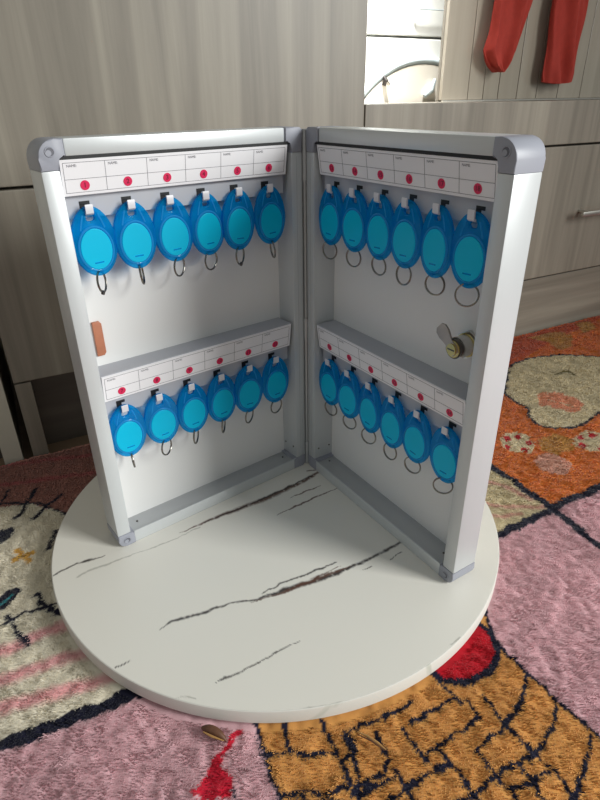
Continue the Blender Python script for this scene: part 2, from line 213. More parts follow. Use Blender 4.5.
# ------------------------------------------------------------------ camera
cam = bpy.data.cameras.new('camera'); co = bpy.data.objects.new('camera', cam); COL.objects.link(co)
Rr = Vector((0.99988299, 0.00807183, -0.01299459)); Uu = Vector((0.00770901, 0.4678349, 0.88378226)); Ff = Vector((-0.01321306, 0.88377902, -0.46771793))
mw = Matrix((( Rr.x, Uu.x, -Ff.x, 0.00083516), (Rr.y, Uu.y, -Ff.y, -0.46757723), (Rr.z, Uu.z, -Ff.z, 0.31779843), (0,0,0,1)))
co.matrix_world = mw
cam.sensor_fit = 'HORIZONTAL'; cam.sensor_width = 36; cam.lens = 567.77/600*36; cam.clip_start = .02
bpy.context.scene.camera = co

# ------------------------------------------------------------------ vectorised drawing on vertex grids
def dist_poly(px, py, pts):
    """distance to polyline, plus interpolation index"""
    best = np.full(px.shape, 1e9); tt = np.zeros(px.shape)
    for i in range(len(pts)-1):
        ax, ay = pts[i]; bx, by = pts[i+1]; dx, dy = bx-ax, by-ay; L = dx*dx+dy*dy+1e-12
        t = np.clip(((px-ax)*dx+(py-ay)*dy)/L, 0, 1); d = np.hypot(px-ax-t*dx, py-ay-t*dy)
        m_ = d < best; best[m_] = d[m_]; tt[m_] = i+t[m_]
    return best, tt
def in_poly(px, py, pts):
    r = np.zeros(px.shape, bool); n = len(pts)
    for i in range(n):
        x1, y1 = pts[i]; x2, y2 = pts[(i+1) % n]
        if y1 == y2: continue
        c = ((y1 > py) != (y2 > py)) & (px < (x2-x1)*(py-y1)/(y2-y1)+x1); r ^= c
    return r
def vnoise(x, y, s, seed):
    g = np.random.default_rng(seed).random((257, 257)); g[256] = g[0]; g[:, 256] = g[:, 0]
    u = x/s; v = y/s; iu = np.floor(u).astype(int); iv = np.floor(v).astype(int); fu = u-iu; fv = v-iv
    fu = fu*fu*(3-2*fu); fv = fv*fv*(3-2*fv); iu %= 256; iv %= 256
    return (g[iu, iv]*(1-fu)+g[iu+1, iv]*fu)*(1-fv)+(g[iu, iv+1]*(1-fu)+g[iu+1, iv+1]*fu)*fv
def smooth_pts(pts, it=2, closed=False):
    for _ in range(it):
        q = []; n = len(pts)
        if not closed: q.append(pts[0])
        for i in range(n if closed else n-1):
            a = pts[i]; b_ = pts[(i+1) % n]
            q.append((a[0]*.75+b_[0]*.25, a[1]*.75+b_[1]*.25)); q.append((a[0]*.25+b_[0]*.75, a[1]*.25+b_[1]*.75))
        if not closed: q.append(pts[-1])
        pts = q
    return pts

# ------------------------------------------------------------------ furniture frame: X along the fronts, Y into the room's back
TH = math.radians(28.3); P0 = (-.28, .045, 0)
WD = Vector((math.cos(TH), math.sin(TH), 0)); WN = Vector((-math.sin(TH), math.cos(TH), 0))

# ------------------------------------------------------------------ rug
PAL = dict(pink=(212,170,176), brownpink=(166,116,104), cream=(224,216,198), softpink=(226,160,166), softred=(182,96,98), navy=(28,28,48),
  teal=(60,150,160), yellow=(214,170,80), orange=(208,120,52), redorange=(190,90,50), khaki=(198,184,150), dullpink=(196,142,132),
  darkcream=(208,195,164), salmon=(216,152,118), olive=(120,108,60), ochre=(190,140,70), palepink=(206,158,138), red=(190,24,40), tan=(206,148,82), brightred=(206,36,60))
def lin(c): return np.array(srgb(*c)[:3])
def make_rug():
    ys = []; y = -.40
    while y < .95: ys.append(y); y += .00125 + max(0, y+.30)*.0028
    xs = []; x = -.62
    while x < 1.02: xs.append(x); x += .00135 + max(0, abs(x-.0)-.35)*.003
    X, Y = np.meshgrid(np.array(xs), np.array(ys)); nx, ny = len(xs), len(ys)
    px, py = X.ravel().copy(), Y.ravel().copy()
    # tufts: slanted lumps of pile
    jx = (vnoise(px, py, .0026, 1)-.5)*.0018+(vnoise(px, py, .011, 2)-.5)*.0028; jy = (vnoise(px, py, .0026, 3)-.5)*.0026+(vnoise(px, py, .011, 4)-.5)*.0028
    qx, qy = px+jx, py+jy
    col = np.tile(lin(PAL['pink']), (len(px), 1))
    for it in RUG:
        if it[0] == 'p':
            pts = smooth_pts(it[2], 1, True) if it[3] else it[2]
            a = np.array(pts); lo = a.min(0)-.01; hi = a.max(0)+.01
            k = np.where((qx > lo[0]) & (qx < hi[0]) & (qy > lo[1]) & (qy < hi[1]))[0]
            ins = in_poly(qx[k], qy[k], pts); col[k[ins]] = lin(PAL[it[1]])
            if it[3]:
                d, _ = dist_poly(qx[k], qy[k], pts+[pts[0]]); col[k[d < it[4]]] = lin(PAL[it[3]])
        else:
            pts = smooth_pts(it[2], 1); wd = it[3]; a = np.array(pts); lo = a.min(0)-.01; hi = a.max(0)+.01
            k = np.where((qx > lo[0]) & (qx < hi[0]) & (qy > lo[1]) & (qy < hi[1]))[0]
            d, _ = dist_poly(qx[k], qy[k], pts)
            c = lin(PAL[it[1]]); soft = it[1] in ('softpink', 'softred', 'dullpink')
            if soft:
                w_ = np.clip(1.3-d/wd, 0, 1)[:, None]*.8; col[k] = col[k]*(1-w_)+c*w_
            else: col[k[d < wd]] = c
    h = vnoise(px+py*.2, py*.7, .0045, 5)*.0013+vnoise(px, py, .012, 6)*.0012+vnoise(px, py, .04, 7)*.0016
    v = .90+.14*vnoise(px+py*.3, py*.5, .0030, 8)+.12*vnoise(px, py, .02, 9); col = np.clip(col*v[:, None], 0, 1)
    z = -.0170+h
    # pile is pressed flat under the board
    rr = np.hypot(px+.0262, py+.0733); k = rr < .1868; z[k] = np.minimum(z[k], -.0125); z[rr < .176] = -.0119
    co_ = np.stack([px, py, z], 1)
    # keep what lies in front of the furniture
    dn = (px-P0[0])*WN.x+(py-P0[1])*WN.y; keep = (dn < -.002).reshape(ny, nx)
    idx = np.arange(nx*ny).reshape(ny, nx)
    q = np.stack([idx[:-1, :-1], idx[:-1, 1:], idx[1:, 1:], idx[1:, :-1]], -1)
    kq = keep[:-1, :-1] & keep[:-1, 1:] & keep[1:, 1:] & keep[1:, :-1]; q = q[kq]
    used = np.zeros(nx*ny, bool); used[q.ravel()] = True; mp = np.cumsum(used)-1; q = mp[q]; vv = co_[used]; cc = col[used]
    # pile: small leaning blades of wool
    def blades(step, x0, x1, y0, y1, ln, wdh, cond):
        gx, gy = np.meshgrid(np.arange(x0, x1, step), np.arange(y0, y1, step)); gx = gx.ravel()+rng.uniform(-.5, .5, gx.size)*step; gy = gy.ravel()+rng.uniform(-.5, .5, gy.size)*step
        k = cond(gx, gy) & (np.hypot(gx+.0262, gy+.0733) > .1876) & ((gx-P0[0])*WN.x+(gy-P0[1])*WN.y < -.006); gx, gy = gx[k], gy[k]
        ci = np.clip(np.searchsorted(np.array(xs), gx), 0, nx-1); ri = np.clip(np.searchsorted(np.array(ys), gy), 0, ny-1); id_ = ri*nx+ci
        c = col[id_]; zz = z[id_]; n_ = len(gx)
        an = (vnoise(gx, gy, .014, 31)*1.3+vnoise(gx, gy, .004, 32)*2.2+rng.uniform(-.5, .5, n_))+PI*1.05; le = ln*rng.uniform(.7, 1.2, n_)
        lx_, ly_ = np.cos(an)*le*.75, np.sin(an)*le*.75; wx, wy = -np.sin(an)*wdh, np.cos(an)*wdh; hz = le*.62
        V_ = np.stack([np.stack([gx-wx, gy-wy, zz-.0006], 1), np.stack([gx+wx, gy+wy, zz-.0006], 1), np.stack([gx+lx_*.55+wx*.7, gy+ly_*.55+wy*.7, zz+hz*.75], 1), np.stack([gx+lx_*.55-wx*.7, gy+ly_*.55-wy*.7, zz+hz*.75], 1), np.stack([gx+lx_, gy+ly_, zz+hz*.8], 1)], 1)
        cc_ = np.repeat(np.clip(c*rng.uniform(.9, 1.16, n_)[:, None], 0, 1), 5, 0)
        b0 = np.arange(n_)*5; F4 = np.stack([b0, b0+1, b0+2, b0+3], 1); F3 = np.stack([b0+3, b0+2, b0+4, b0+4], 1)
        return V_.reshape(-1, 3), cc_, F4, F3[:, :3]
    near = lambda x, y: (y < -.10) & (abs(x) < .30)
    BL = [blades(.0013, -.30, .34, -.34, -.05, .0032, .00045, lambda x, y: y < -.05), blades(.0019, -.55, -.15, -.05, .16, .0045, .0007, lambda x, y: y > -.0501), blades(.0022, .10, .95, -.05, .75, .0050, .0009, lambda x, y: (y >= -.05)), blades(.0017, .34, .5, -.2, -.05, .0045, .0006, lambda x, y: x > 0), blades(.0017, -.45, -.30, -.3, -.05, .0045, .0006, lambda x, y: x < 0)]
    # backing: skirt down to the floor along every open border
    n0 = len(vv); e = np.concatenate([q[:, [0,1]], q[:, [1,2]], q[:, [2,3]], q[:, [3,0]]]); key = np.minimum(e[:,0], e[:,1]).astype(np.int64)*10**7+np.maximum(e[:,0], e[:,1])
    u, ix, ct = np.unique(key, return_index=True, return_counts=True); be = e[ix[ct == 1]]
    bv = np.unique(be); mpb = {int(b_): n0+i for i, b_ in enumerate(bv)}
    low = vv[bv].copy(); low[:, 2] = -.0245
    side = np.array([[a_, b_, mpb[int(b_)], mpb[int(a_)]] for a_, b_ in be])
    vv = np.concatenate([vv, low]); cc = np.concatenate([cc, cc[bv]]); q = np.concatenate([q, side]); tr = []
    for a_, b_, F4, F3 in BL:
        o_ = len(vv); vv = np.concatenate([vv, a_]); cc = np.concatenate([cc, b_]); q = np.concatenate([q, F4+o_]); tr.append(F3+o_)
    tr = np.concatenate(tr); lv = np.concatenate([q.ravel(), tr.ravel()])
    me = bpy.data.meshes.new('rug'); me.vertices.add(len(vv)); me.vertices.foreach_set('co', vv.astype(np.float32).ravel())
    me.loops.add(len(lv)); me.polygons.add(len(q)+len(tr)); me.loops.foreach_set('vertex_index', lv.astype(np.int32))
    me.polygons.foreach_set('loop_start', np.concatenate([np.arange(len(q))*4, len(q)*4+np.arange(len(tr))*3]).astype(np.int32)); me.update(calc_edges=True)
    at = me.color_attributes.new('pattern', 'FLOAT_COLOR', 'POINT'); at.data.foreach_set('color', np.concatenate([cc, np.ones((len(cc), 1))], 1).astype(np.float32).ravel())
    me.polygons.foreach_set('use_smooth', [True]*len(me.polygons)); me.materials.append(M['rug'])
    o = bpy.data.objects.new('patchwork_rug', me); COL.objects.link(o)
    tag(o, 'thick patchwork pile rug in pink, orange and cream under the round board', 'rug'); return o
make_rug()

# ------------------------------------------------------------------ round board
BC = (-.0262, -.0733); BR = .1855; BT = .0112
def make_board():
    root = empty('round_board', (BC[0], BC[1], -BT), label='round white marble-look board with brown veins lying on the rug', cat='board')
    # top: dense grid disc
    nr, na = 250, 1150
    r = np.linspace(0, 1, nr+1)[1:]*(BR-.0008); a = np.arange(na)*2*PI/na
    px = (r[:, None]*np.cos(a)).ravel(); py = (r[:, None]*np.sin(a)).ravel(); X = px+BC[0]; Y = py+BC[1]
    jx = (vnoise(X, Y, .006, 21)-.5)*.0018+(vnoise(X, Y, .0013, 22)-.5)*.0007; jy = (vnoise(X, Y, .006, 23)-.5)*.0018+(vnoise(X, Y, .0013, 24)-.5)*.0007
    base = lin((226, 222, 213)); col = np.tile(base, (len(X), 1))*(1+.03*(vnoise(X, Y, .06, 25)-.5))[:, None]
    cols = [lin((40, 32, 32)), lin((92, 62, 50)), lin((134, 130, 120))]
    streak = vnoise(X*.9+Y*.45, -X*.45+Y*.9, .0022, 26)
    for pts, wd, c in VEIN:
        P_ = np.array(pts); lo = P_.min(0)-.006; hi = P_.max(0)+.006
        k = np.where((X > lo[0]) & (X < hi[0]) & (Y > lo[1]) & (Y < hi[1]))[0]
        d, t = dist_poly(X[k]+jx[k], Y[k]+jy[k], pts); wdt = np.interp(t, np.arange(len(wd)), wd)*.00115
        f = np.clip(1.35-d/wdt, 0, 1)*np.clip(.45+1.3*streak[k], 0, 1)
        f *= (.95 if c < 2 else .6); col[k] = col[k]*(1-f[:, None])+cols[c]*f[:, None]
    vs = np.stack([px, py, np.full(px.shape, BT)], 1); vs = np.concatenate([[[0, 0, BT]], vs]); col = np.concatenate([[base], col])
    me = bpy.data.meshes.new('board_top'); i = np.arange(nr*na).reshape(nr, na)+1; j = np.roll(i, -1, 1)
    q = np.stack([i[:-1], i[1:], j[1:], j[:-1]], -1).reshape(-1, 4)
    tri = np.stack([np.zeros(na, int), i[0], j[0]], -1)
    lv = np.concatenate([q.ravel(), tri.ravel()]).astype(np.int32)
    me.vertices.add(len(vs)); me.vertices.foreach_set('co', vs.astype(np.float32).ravel()); me.loops.add(len(lv)); me.polygons.add(len(q)+len(tri))
    me.loops.foreach_set('vertex_index', lv); ls = np.concatenate([np.arange(len(q))*4, len(q)*4+np.arange(len(tri))*3]).astype(np.int32)
    me.polygons.foreach_set('loop_start', ls); me.update(calc_edges=True)
    at = me.color_attributes.new('pattern', 'FLOAT_COLOR', 'POINT'); at.data.foreach_set('color', np.concatenate([col, np.ones((len(col), 1))], 1).astype(np.float32).ravel())
    me.polygons.foreach_set('use_smooth', [True]*len(me.polygons)); me.materials.append(M['marble'])
    o = bpy.data.objects.new('board_top', me); COL.objects.link(o); o.parent = root
    # edge band and underside, lathed
    prof = [(BR-.0008, BT-.0001), (BR-.0003, BT-.0003), (BR, BT-.0009), (BR, .0008), (BR-.0008, 0), (0.0005, 0)]
    b_ = MB(); n = 160; vs = []; fs = []
    for rr, zz in prof:
        for k in range(n): vs.append((rr*math.cos(2*PI*k/n), rr*math.sin(2*PI*k/n), zz))
    for p_ in range(len(prof)-1):
        for k in range(n): fs.append((p_*n+k, p_*n+(k+1) % n, (p_+1)*n+(k+1) % n, (p_+1)*n+k))
    b_.add(vs, fs, M['edge']); b_.build('edge_band', root, True)
make_board()

# ------------------------------------------------------------------ key cabinet
SIDES = {'left': (math.radians(218.735-180), -1, .0235), 'right': (math.radians(-56.798), 1, .0225)}
Wd = .1906; g = .0025; H = .30
KC = empty('key_cabinet', (0, 0, 0), label='open silver aluminium key cabinet standing like a book on the round board', cat='key cabinet')
PITCH = .02736
ROWS = {'upper': .2884, 'lower': .1485}
def arc(cx, cy, r, a0, a1, n=7): return [(cx+r*math.cos(math.radians(a0+(a1-a0)*i/n)), cy+r*math.sin(math.radians(a0+(a1-a0)*i/n))) for i in range(n+1)]
num = 0
TAGS = []
for side, (rz, sg, D) in SIDES.items():
    T = Matrix.Rotation(rz, 4, 'Z')
    u = lambda s: sg*s                       # distance from hinge -> local x
    def B(mb, s0, s1, *a, **k): x0, x1 = sorted((u(s0), u(s1))); mb.box(x0, x1, *a, **k)
    o_, i_ = g+Wd, g+Wd-.0108                # outer and inner edge of the outer upright
    h0, h1 = g, .0127
    f = MB()
    B(f, i_, o_, 0, D, .0115, H-.017, M['alu'], bev=.0011)
    B(f, h0, h1, 0, D, .0115, H-.017, M['alu'], bev=.0007)
    B(f, .0185, o_-.0155, .0002, D, H-.0097, H, M['alu'], bev=.0011)
    B(f, .0127, o_-.012, .0002, D, .0002, .0094, M['alu_in'], bev=.0005)
    B(f, .0127, o_-.0135, 0, .0012, .0002, .0108, M['alu'], bev=.0003)
    B(f, .0135, i_+.0002, .0004, .0030, H-.0113, H-.0094, M['black'])  # black strip painting in the shade of the gap above the label cards
    B(f, -.0003, g+.0004, .0024, .0036, .004, .296, M['alu_in'])
    # thin groove lines along the front of the uprights
    B(f, h0+.0052, h0+.0056, -.00012, .001, .02, H-.02, M['alu_in'])
    for z in (.022, ): 
        for bb in (.005, .017): f.cyl((u(h1+.0001), bb, z), (1,0,0), .0008, .0006, M['darksteel'], 10)
        for s in (.021, .172): f.cyl((u(s), .012, .0096), (0,0,1), .0009, .0006, M['darksteel'], 10)
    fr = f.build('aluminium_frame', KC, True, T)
    # corner caps
    def capshape(outer, top):
        s_o, s_i = (o_, i_) if outer else (h0, h1); sd = 1 if outer else -1
        L = .0155 if outer else .0150; Vv = .017 if top else .0115; L = L if top else .0135; tb = .0097 if top else .0106; r = .0105 if (outer and top) else (.006 if outer else .003)
        # local: a grows outward from the corner's inner side, b grows to the outer z edge
        ax = lambda a: u(s_o - sd*a); bz = (lambda b_: H-b_) if top else (lambda b_: b_)
        pts = [(L, 0)] + [(r-r*math.sin(t), r-r*math.cos(t)) for t in [PI/2*k/7 for k in range(8)]] + [(0, Vv), (abs(s_o-s_i), Vv), (abs(s_o-s_i), tb), (L, tb)]
        return [(ax(a), bz(b_)) for a, b_ in pts], (ax(.0068 if outer else .0045), bz(.0068 if top else .0055))
    for outer in (True, False):
        for top in (True, False):
            pts, sc = capshape(outer, top); c = MB(); c.prism(pts, 'y', -.0003, D+.0003, M['cap'], bev=.0009)
            if outer:
                c.tube([(sc[0]+.0026*math.cos(2*PI*k/20), -.0004, sc[1]+.0026*math.sin(2*PI*k/20)) for k in range(20)], .0004, M['cap'], 6, True)
                c.cyl((sc[0], -.0003, sc[1]), (0,1,0), .0024, .0004, M['cap_dark'], 20); c.cyl((sc[0]-.0007, -.0005, sc[1]-.0005), (0,1,0), .0016, .0004, M['cap'], 20)  # darker disc behind an offset lighter one paints the recess's crescent of shade
            c.build('corner_cap', fr, True, T)
    # back panel
    p_ = MB(); B(p_, .0120, i_+.001, .0205, .0222, .009, H-.009, M['panelw']); bp = p_.build('back_panel', KC, False, T)
    # hook rails
    for row, zt in ROWS.items():
        r_ = MB()
        prof = [(.0014, zt+.0006), (.0203, zt+.0006), (.0203, zt-.0010), (.0100, zt-.0010), (.0100, zt-.0345), (.0082, zt-.0345), (.0082, zt-.0208), (.0046, zt-.0208)]
        a0, a1 = sorted((u(.0150), u(.1820))); r_.prism(prof, 'x', a0, a1, M['rail'])
        rail = r_.build('hook_rail', KC, False, T)
        # label card, leaning back a little towards its foot
        tilt = math.atan2(.0032, .0208)
        c = MB(); cm = Matrix.Translation((0, .0012, zt+.0002)) @ Matrix.Rotation(tilt, 4, 'X')   # z runs down the card face
        cb = MB(); x0, x1 = sorted((u(.0156), u(.1817)))
        cb.box(x0, x1, -.0006, .0004, -.0208, 0, M['card'], bev=.0002)
        cx0, cx1 = sorted((u(.0176), u(.1800)))
        for zz in (-.0018, -.0112, -.0190): cb.box(cx0, cx1, -.00072, -.0005, zz-.00012, zz+.00012, M['ink'])
        dots = [u(.0316+PITCH*k) for k in range(6)]; dots.sort()
        ed = [cx0]+[(dots[k]+dots[k+1])/2 for k in range(5)]+[cx1]
        for e_ in ed: cb.box(e_-.00012, e_+.00012, -.00072, -.0005, -.0190, -.0018, M['ink'])
        up = Matrix(((1,0,0,0),(0,0,-1,0),(0,1,0,0),(0,0,0,1)))     # text plane XY -> XZ facing -Y
        for k, dx in enumerate(dots):
            num += 1
            cb.cyl((dx, -.0007, -.0151), (0,1,0), .0029, .0003, M['magenta'], 24)
            text_mesh(str(num), .0040, M['digit'], cb, Matrix.Translation((dx, -.00088, -.0151)) @ up, .00012)
            text_mesh('NAME:', .0021, M['ink'], cb, Matrix.Translation((ed[k]+.0050, -.00068, -.0036)) @ up, .00003)
        cb.build('label_card', rail, False, T @ cm)
        if side == 'left' and row == 'upper': num = 6
        for k, dx in enumerate(dots):
            sx = dx-.0007
            s_ = MB(); zc = zt-.0261
            s_.box(sx-.0033, sx+.0033, .0080, .0083, zc-.0006, zc+.0016, M['black']); s_.box(sx-.0033, sx+.0006, .0080, .0083, zc-.0046, zc, M['black'])
            s_.build('hook_slot', rail, False, T)
            hk = MB(); pr = [(.0084, zc-.0052), (.0020, zc-.0060), (.0006, zc-.0050), (.0004, zc-.0006), (.0008, zc+.0004), (.0015, zc-.0004), (.0018, zc-.0042), (.0026, zc-.0049), (.0084, zc-.0040)]
            hk.prism(pr, 'x', sx-.0024, sx+.0024, M['hook']); hk.build('hook', rail, True, T)
            TAGS.append((side, row, k, T @ Vector((sx+.0002, .0043, zc-.0048)), rz))
    if side == 'left':
        b2 = MB(); xa, xb = u(.1755), u(.1690)
        oc = [(xa, .157), (xb-.0015, .157), (xb, .159), (xb, .1805), (xb-.0015, .1825), (xa, .1825)]
        b2.prism(oc, 'y', .0186, .0206, M['brown'], bev=.0004); b2.build('strike_strip', KC, True, T)['label'] = 'brown rounded strip'
    else:
        L = MB(); lx, lz = u(.1625), .1765
        L.cyl((lx, .0145, lz), (0,1,0), .0072, .0125, M['steel'], 32)
        for yb in (.0165, .0190): L.tube([(lx+.0076*math.cos(2*PI*k/28), yb, lz+.0076*math.sin(2*PI*k/28)) for k in range(28)], .0005, M['brass'], 6, True)
        L.cyl((lx, .0190, lz), (0,1,0), .0098, .0022, M['steel'], 6)
        L.cyl((lx, .0072, lz), (0,1,0), .0066, .0030, M['darksteel'], 24, .0062); L.cyl((lx, .0064, lz), (0,1,0), .0056, .0028, M['brass'], 24)
        lock = L.build('cam_lock', KC, True, T)
        cmb = MB(); ang = math.radians(138); dxv = (math.cos(ang), math.sin(ang)); nrm = (-dxv[1], dxv[0])
        ol = []
        for a_, w_ in ((-.004, .003), (0, .0045), (.005, .0030), (.008, .0036), (.0115, .0052), (.0155, .0050), (.0178, .0028)): ol.append((a_, w_))
        pts = [(lx+dxv[0]*a_+nrm[0]*w_, lz+dxv[1]*a_+nrm[1]*w_) for a_, w_ in ol]+[(lx+dxv[0]*a_-nrm[0]*w_, lz+dxv[1]*a_-nrm[1]*w_) for a_, w_ in ol[::-1]]
        cmb.prism(pts, 'y', .0046, .0060, M['lever'], bev=.0003)
        cmb.cyl((lx, .0044, lz), (0,1,0), .0038, .0022, M['brass'], 18); cmb.box(lx-.0028, lx+.0028, .0032, .0035, lz-.0005, lz+.0005, M['darksteel'])
        cmb.build('cam_lever', lock, True, T)
h = MB()
for z0, z1 in ((.0004, .0250), (.1300, .1500), (.2620, .2985)):
    h.cyl((0, .001, (z0+z1)/2), (0,0,1), .0023, z1-z0, M['alu_in'], 20)
h.cyl((0, .0014, .15), (0,0,1), .0016, .296, M['alu_in'], 12)
h.build('hinge', KC, True)

# ------------------------------------------------------------------ key tags
def make_tag():
    root = empty('key_tag')
    b_ = MB(); n = 56
    outl = []
    for i in range(n):
        t = 2*PI*i/n; c, s_ = math.cos(t), math.sin(t)
        w_ = .0136*(1-.06*c-.03*c*c); outl.append((w_*s_, -.0178+.0208*c))
    hole = [(.0036*math.copysign(abs(math.cos(t))**.7, math.cos(t)), -.0031+.0029*math.copysign(abs(math.sin(t))**.8, math.sin(t))) for t in [2*PI*k/24 for k in range(24)]]
    up = Matrix(((1,0,0,0),(0,0,-1,0),(0,1,0,0),(0,0,0,1)))
    curve_mesh([outl, hole], .0007, .0009, M['tag'], b_, up)
    body = b_.build('tag_body', root, True)
    r_ = MB(); rm = M['tag_rim']
    r_.tube([(.0110*math.sin(t), -.0015, -.0222+.0136*math.cos(t)) for t in [2*PI*k/48 for k in range(48)]], .0008, rm, 8, True)
    for sx in (-1, 1): r_.tube([(sx*.0048, -.0014, -.001), (sx*.0066, -.0015, -.006), (sx*.0078, -.0014, -.010)], .0006, rm, 6)
    r_.build('raised_rim', root, True)
    i_ = MB(); el = [(.0098*math.sin(2*PI*k/48), -.0224+.0124*math.cos(2*PI*k/48)) for k in range(48)]
    curve_mesh([el], .0002, .0004, M['insert'], i_, Matrix.Translation((0, -.0016, 0)) @ up)
    i_.box(-.0030, .0030, -.00235, -.0021, -.0312, -.0304, M['tag'])
    i_.build('paper_insert', root, True)
    s_ = MB(); R = .0068; pts = []
    for k in range(60):
        a = 2*PI*k/30; pts.append((R*math.sin(a), (.0007*k/60-.00035), -R+R*math.cos(a)))
    s_.tube(pts, .00055, M['ringsteel'], 7); rg = s_.build('split_ring', root, True); rg.location = (0, .0, -.0368)
    b2 = MB(); b2.cyl((0, 0, -.0362), (0,1,0), .0017, .0042, M['tag'], 14); b2.build('eyelet', root, True)
    return root
proto = make_tag()
def copy_tree(o, parent=None):
    c = o.copy(); COL.objects.link(c)
    if parent: c.parent = parent
    for ch in o.children: copy_tree(ch, c)
    return c
STUD = []
ordn = ['first', 'second', 'third', 'fourth', 'fifth', 'sixth']
RING = {('left','upper'): (48, 62, 34, 18, 30, 66), ('left','lower'): (76, 34, 44, 46, 30, 10), ('right','upper'): (14, 8, 4, 0, 18, 30), ('right','lower'): (10, 12, 20, 5, 15, 35)}
for q, (side, row, k, pos, rz) in enumerate(TAGS):
    o = proto if q == 0 else copy_tree(proto)
    o.location = pos; sway = random.uniform(-3, 3)
    o.rotation_euler = (math.radians(random.uniform(-1.5, 1.0)), math.radians(sway), rz+math.radians(random.uniform(-5, 5)))
    if k == 5 and side == 'left': extra = 'next to the hinge'
    elif k == 0 and side == 'right': extra = 'next to the hinge'
    elif k in (0, 5): extra = 'at the outer edge'
    else: extra = ''
    lab = 'blue oval key tag, %s from left on the %s rail of the %s panel' % (ordn[k], row, side)
    if extra: lab = 'blue oval key tag on the %s rail of %s panel, %s' % (row, side, extra)
    tag(o, lab, 'key tag', 'blue key tags in the cabinet')
    for c in o.children:
        if c.name.startswith('split_ring'):
            c.rotation_euler = (math.radians(random.uniform(-4, 4)), math.radians(random.uniform(-12, 12) + (18 if (side, row, k) == ('left', 'upper', 0) else 0)), math.radians(RING[(side, row)][k]))
            if (side, row, k) in (('left','upper',0), ('left','upper',4)): STUD.append(c)
for c in STUD:
    e_ = MB(); e_.cyl((0, 0, -.0138), (0,1,.3), .0015, .0016, M['darksteel'], 16); e_.build('ring_stud', c, True)

# ------------------------------------------------------------------ scraps on the rug
r_ = MB()
pts = []; 
for k in range(9): t = k/8; pts.append((-.0085+.017*t, .0012*math.sin(PI*t), .0012*math.sin(PI*t)))
r_.tube(pts, [.0008, .0019, .0025, .0027, .0026, .0024, .0020, .0014, .0006], M['husk'], 10)
r_.tube([(-.006, -.0022, .0012), (0, -.0026, .0022), (.0075, -.0012, .0014)], [.0004, .0007, .0003], M['straw'], 6)
o = r_.build('seed_husk', None, True); o.location = (-.0555, -.2655, -.0105); o.rotation_euler = (0, .1, -.42); tag(o, 'small dry brown husk lying on the pink rug in front of the board', 'husk')
r_ = MB(); r_.tube([(-.0090, .0006, .0004), (-.003, .0010, .0010), (.004, .0004, .0008), (.0095, -.0006, .0004)], [.0003, .0008, .0008, .0003], M['straw'], 7)
r_.tube([(-.0080, -.0006, .0004), (0, -.0004, .0012), (.0088, -.0014, .0003)], [.0002, .0006, .0002], M['husk'], 6)
o = r_.build('straw_scrap', None, True); o.location = (.0362, -.2690, -.0112); o.rotation_euler = (0, 0, -.52); tag(o, 'thin pale straw scrap lying on the brown basket-weave part of the rug', 'straw')

# ------------------------------------------------------------------ furniture behind
FL = -.025
def furn(name, label, cat): return empty(name, P0, TH, label=label, cat=cat)
c1 = furn('tall_cupboard', 'tall grey wood-grain cupboard standing behind the open key cabinet', 'cupboard')
b_ = MB(); b_.box(-.0140, .388, .018, .45, .070, .95, M['wood_v'])
b_.box(-.0138, .0015, .0, .30, FL, .0690, M['wood_v']); b_.box(.3730, .388, .0, .30, FL, .0690, M['wood_v']); b_.build('body', c1)
b_ = MB(); b_.box(-.0140, .3925, 0, .0175, .2535, .95, M['wood_v'], bev=.0012); b_.build('door', c1)
b_ = MB(); b_.box(-.0140, .3925, 0, .0175, .0705, .2508, M['wood_v'], bev=.0012); b_.build('drawer', c1)
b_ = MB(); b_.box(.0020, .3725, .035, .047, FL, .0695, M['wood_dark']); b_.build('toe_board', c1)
c2 = furn('neighbouring_cabinet', 'pale cabinet at the left edge beside the tall grey cupboard', 'cabinet')
b_ = MB(); b_.box(-.60, -.0240, .018, .45, .105, .95, M['pale']); b_.box(-.0420, -.0240, 0, .30, FL, .1045, M['pale']); b_.box(-.60, -.58, 0, .30, FL, .1045, M['pale']); b_.build('body', c2)
b_ = MB(); b_.box(-.60, -.0240, 0, .0175, .1065, .95, M['pale'], bev=.0012); b_.build('door', c2)
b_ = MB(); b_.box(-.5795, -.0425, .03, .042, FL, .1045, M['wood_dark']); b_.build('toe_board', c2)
c3 = furn('dressing_table', 'low grey-beige wood dressing table with a drawer, right of the tall cupboard', 'dressing table')
b_ = MB(); b_.box(.3940, 1.60, .022, .19, .0705, .2585, M['wood_v']); b_.build('body', c3)
b_ = MB(); b_.box(.3940, 1.60, 0, .19, .2590, .3120, M['wood_v'], bev=.0008); b_.build('table_top', c3)
b_ = MB(); b_.box(.3940, 1.60, .006, .10, FL, .0700, M['wood_h'], bev=.0008); b_.build('plinth', c3)
b_ = MB(); b_.box(.3945, 1.10, .003, .0215, .0725, .2560, M['wood_v'], bev=.0015); dr = b_.build('drawer', c3)
b_ = MB(); b_.box(1.1030, 1.598, .003, .0215, .0725, .2560, M['wood_v'], bev=.0015); b_.build('drawer', c3)
b_ = MB(); b_.box(.766, .960, -.0200, -.0150, .1610, .1680, M['steel'], bev=.0015); 
for x in (.785, .941): b_.cyl((x, -.006, .1645), (0,1,0), .0030, .0180, M['steel'], 12)
b_.build('bar_handle', dr, True)
c4 = furn('grooved_board_panel', 'glossy beige panel of grooved upright boards standing on the dressing table', 'panel')
GR = [.6000, .648, .677, .706, .744, .785, .831, .883, .94, 1.0, 1.06, 1.12, 1.18, 1.24, 1.30, 1.36]
b_ = MB(); b_.box(.6000, 1.36, .1265, .1310, .3125, .95, M['wood_v']); b_.build('backing', c4)
b_ = MB(); b_.box(.6000, 1.36, .1150, .1195, .3122, .3140, M['steel']); b_.build('edge_strip', c4)
b_ = MB()
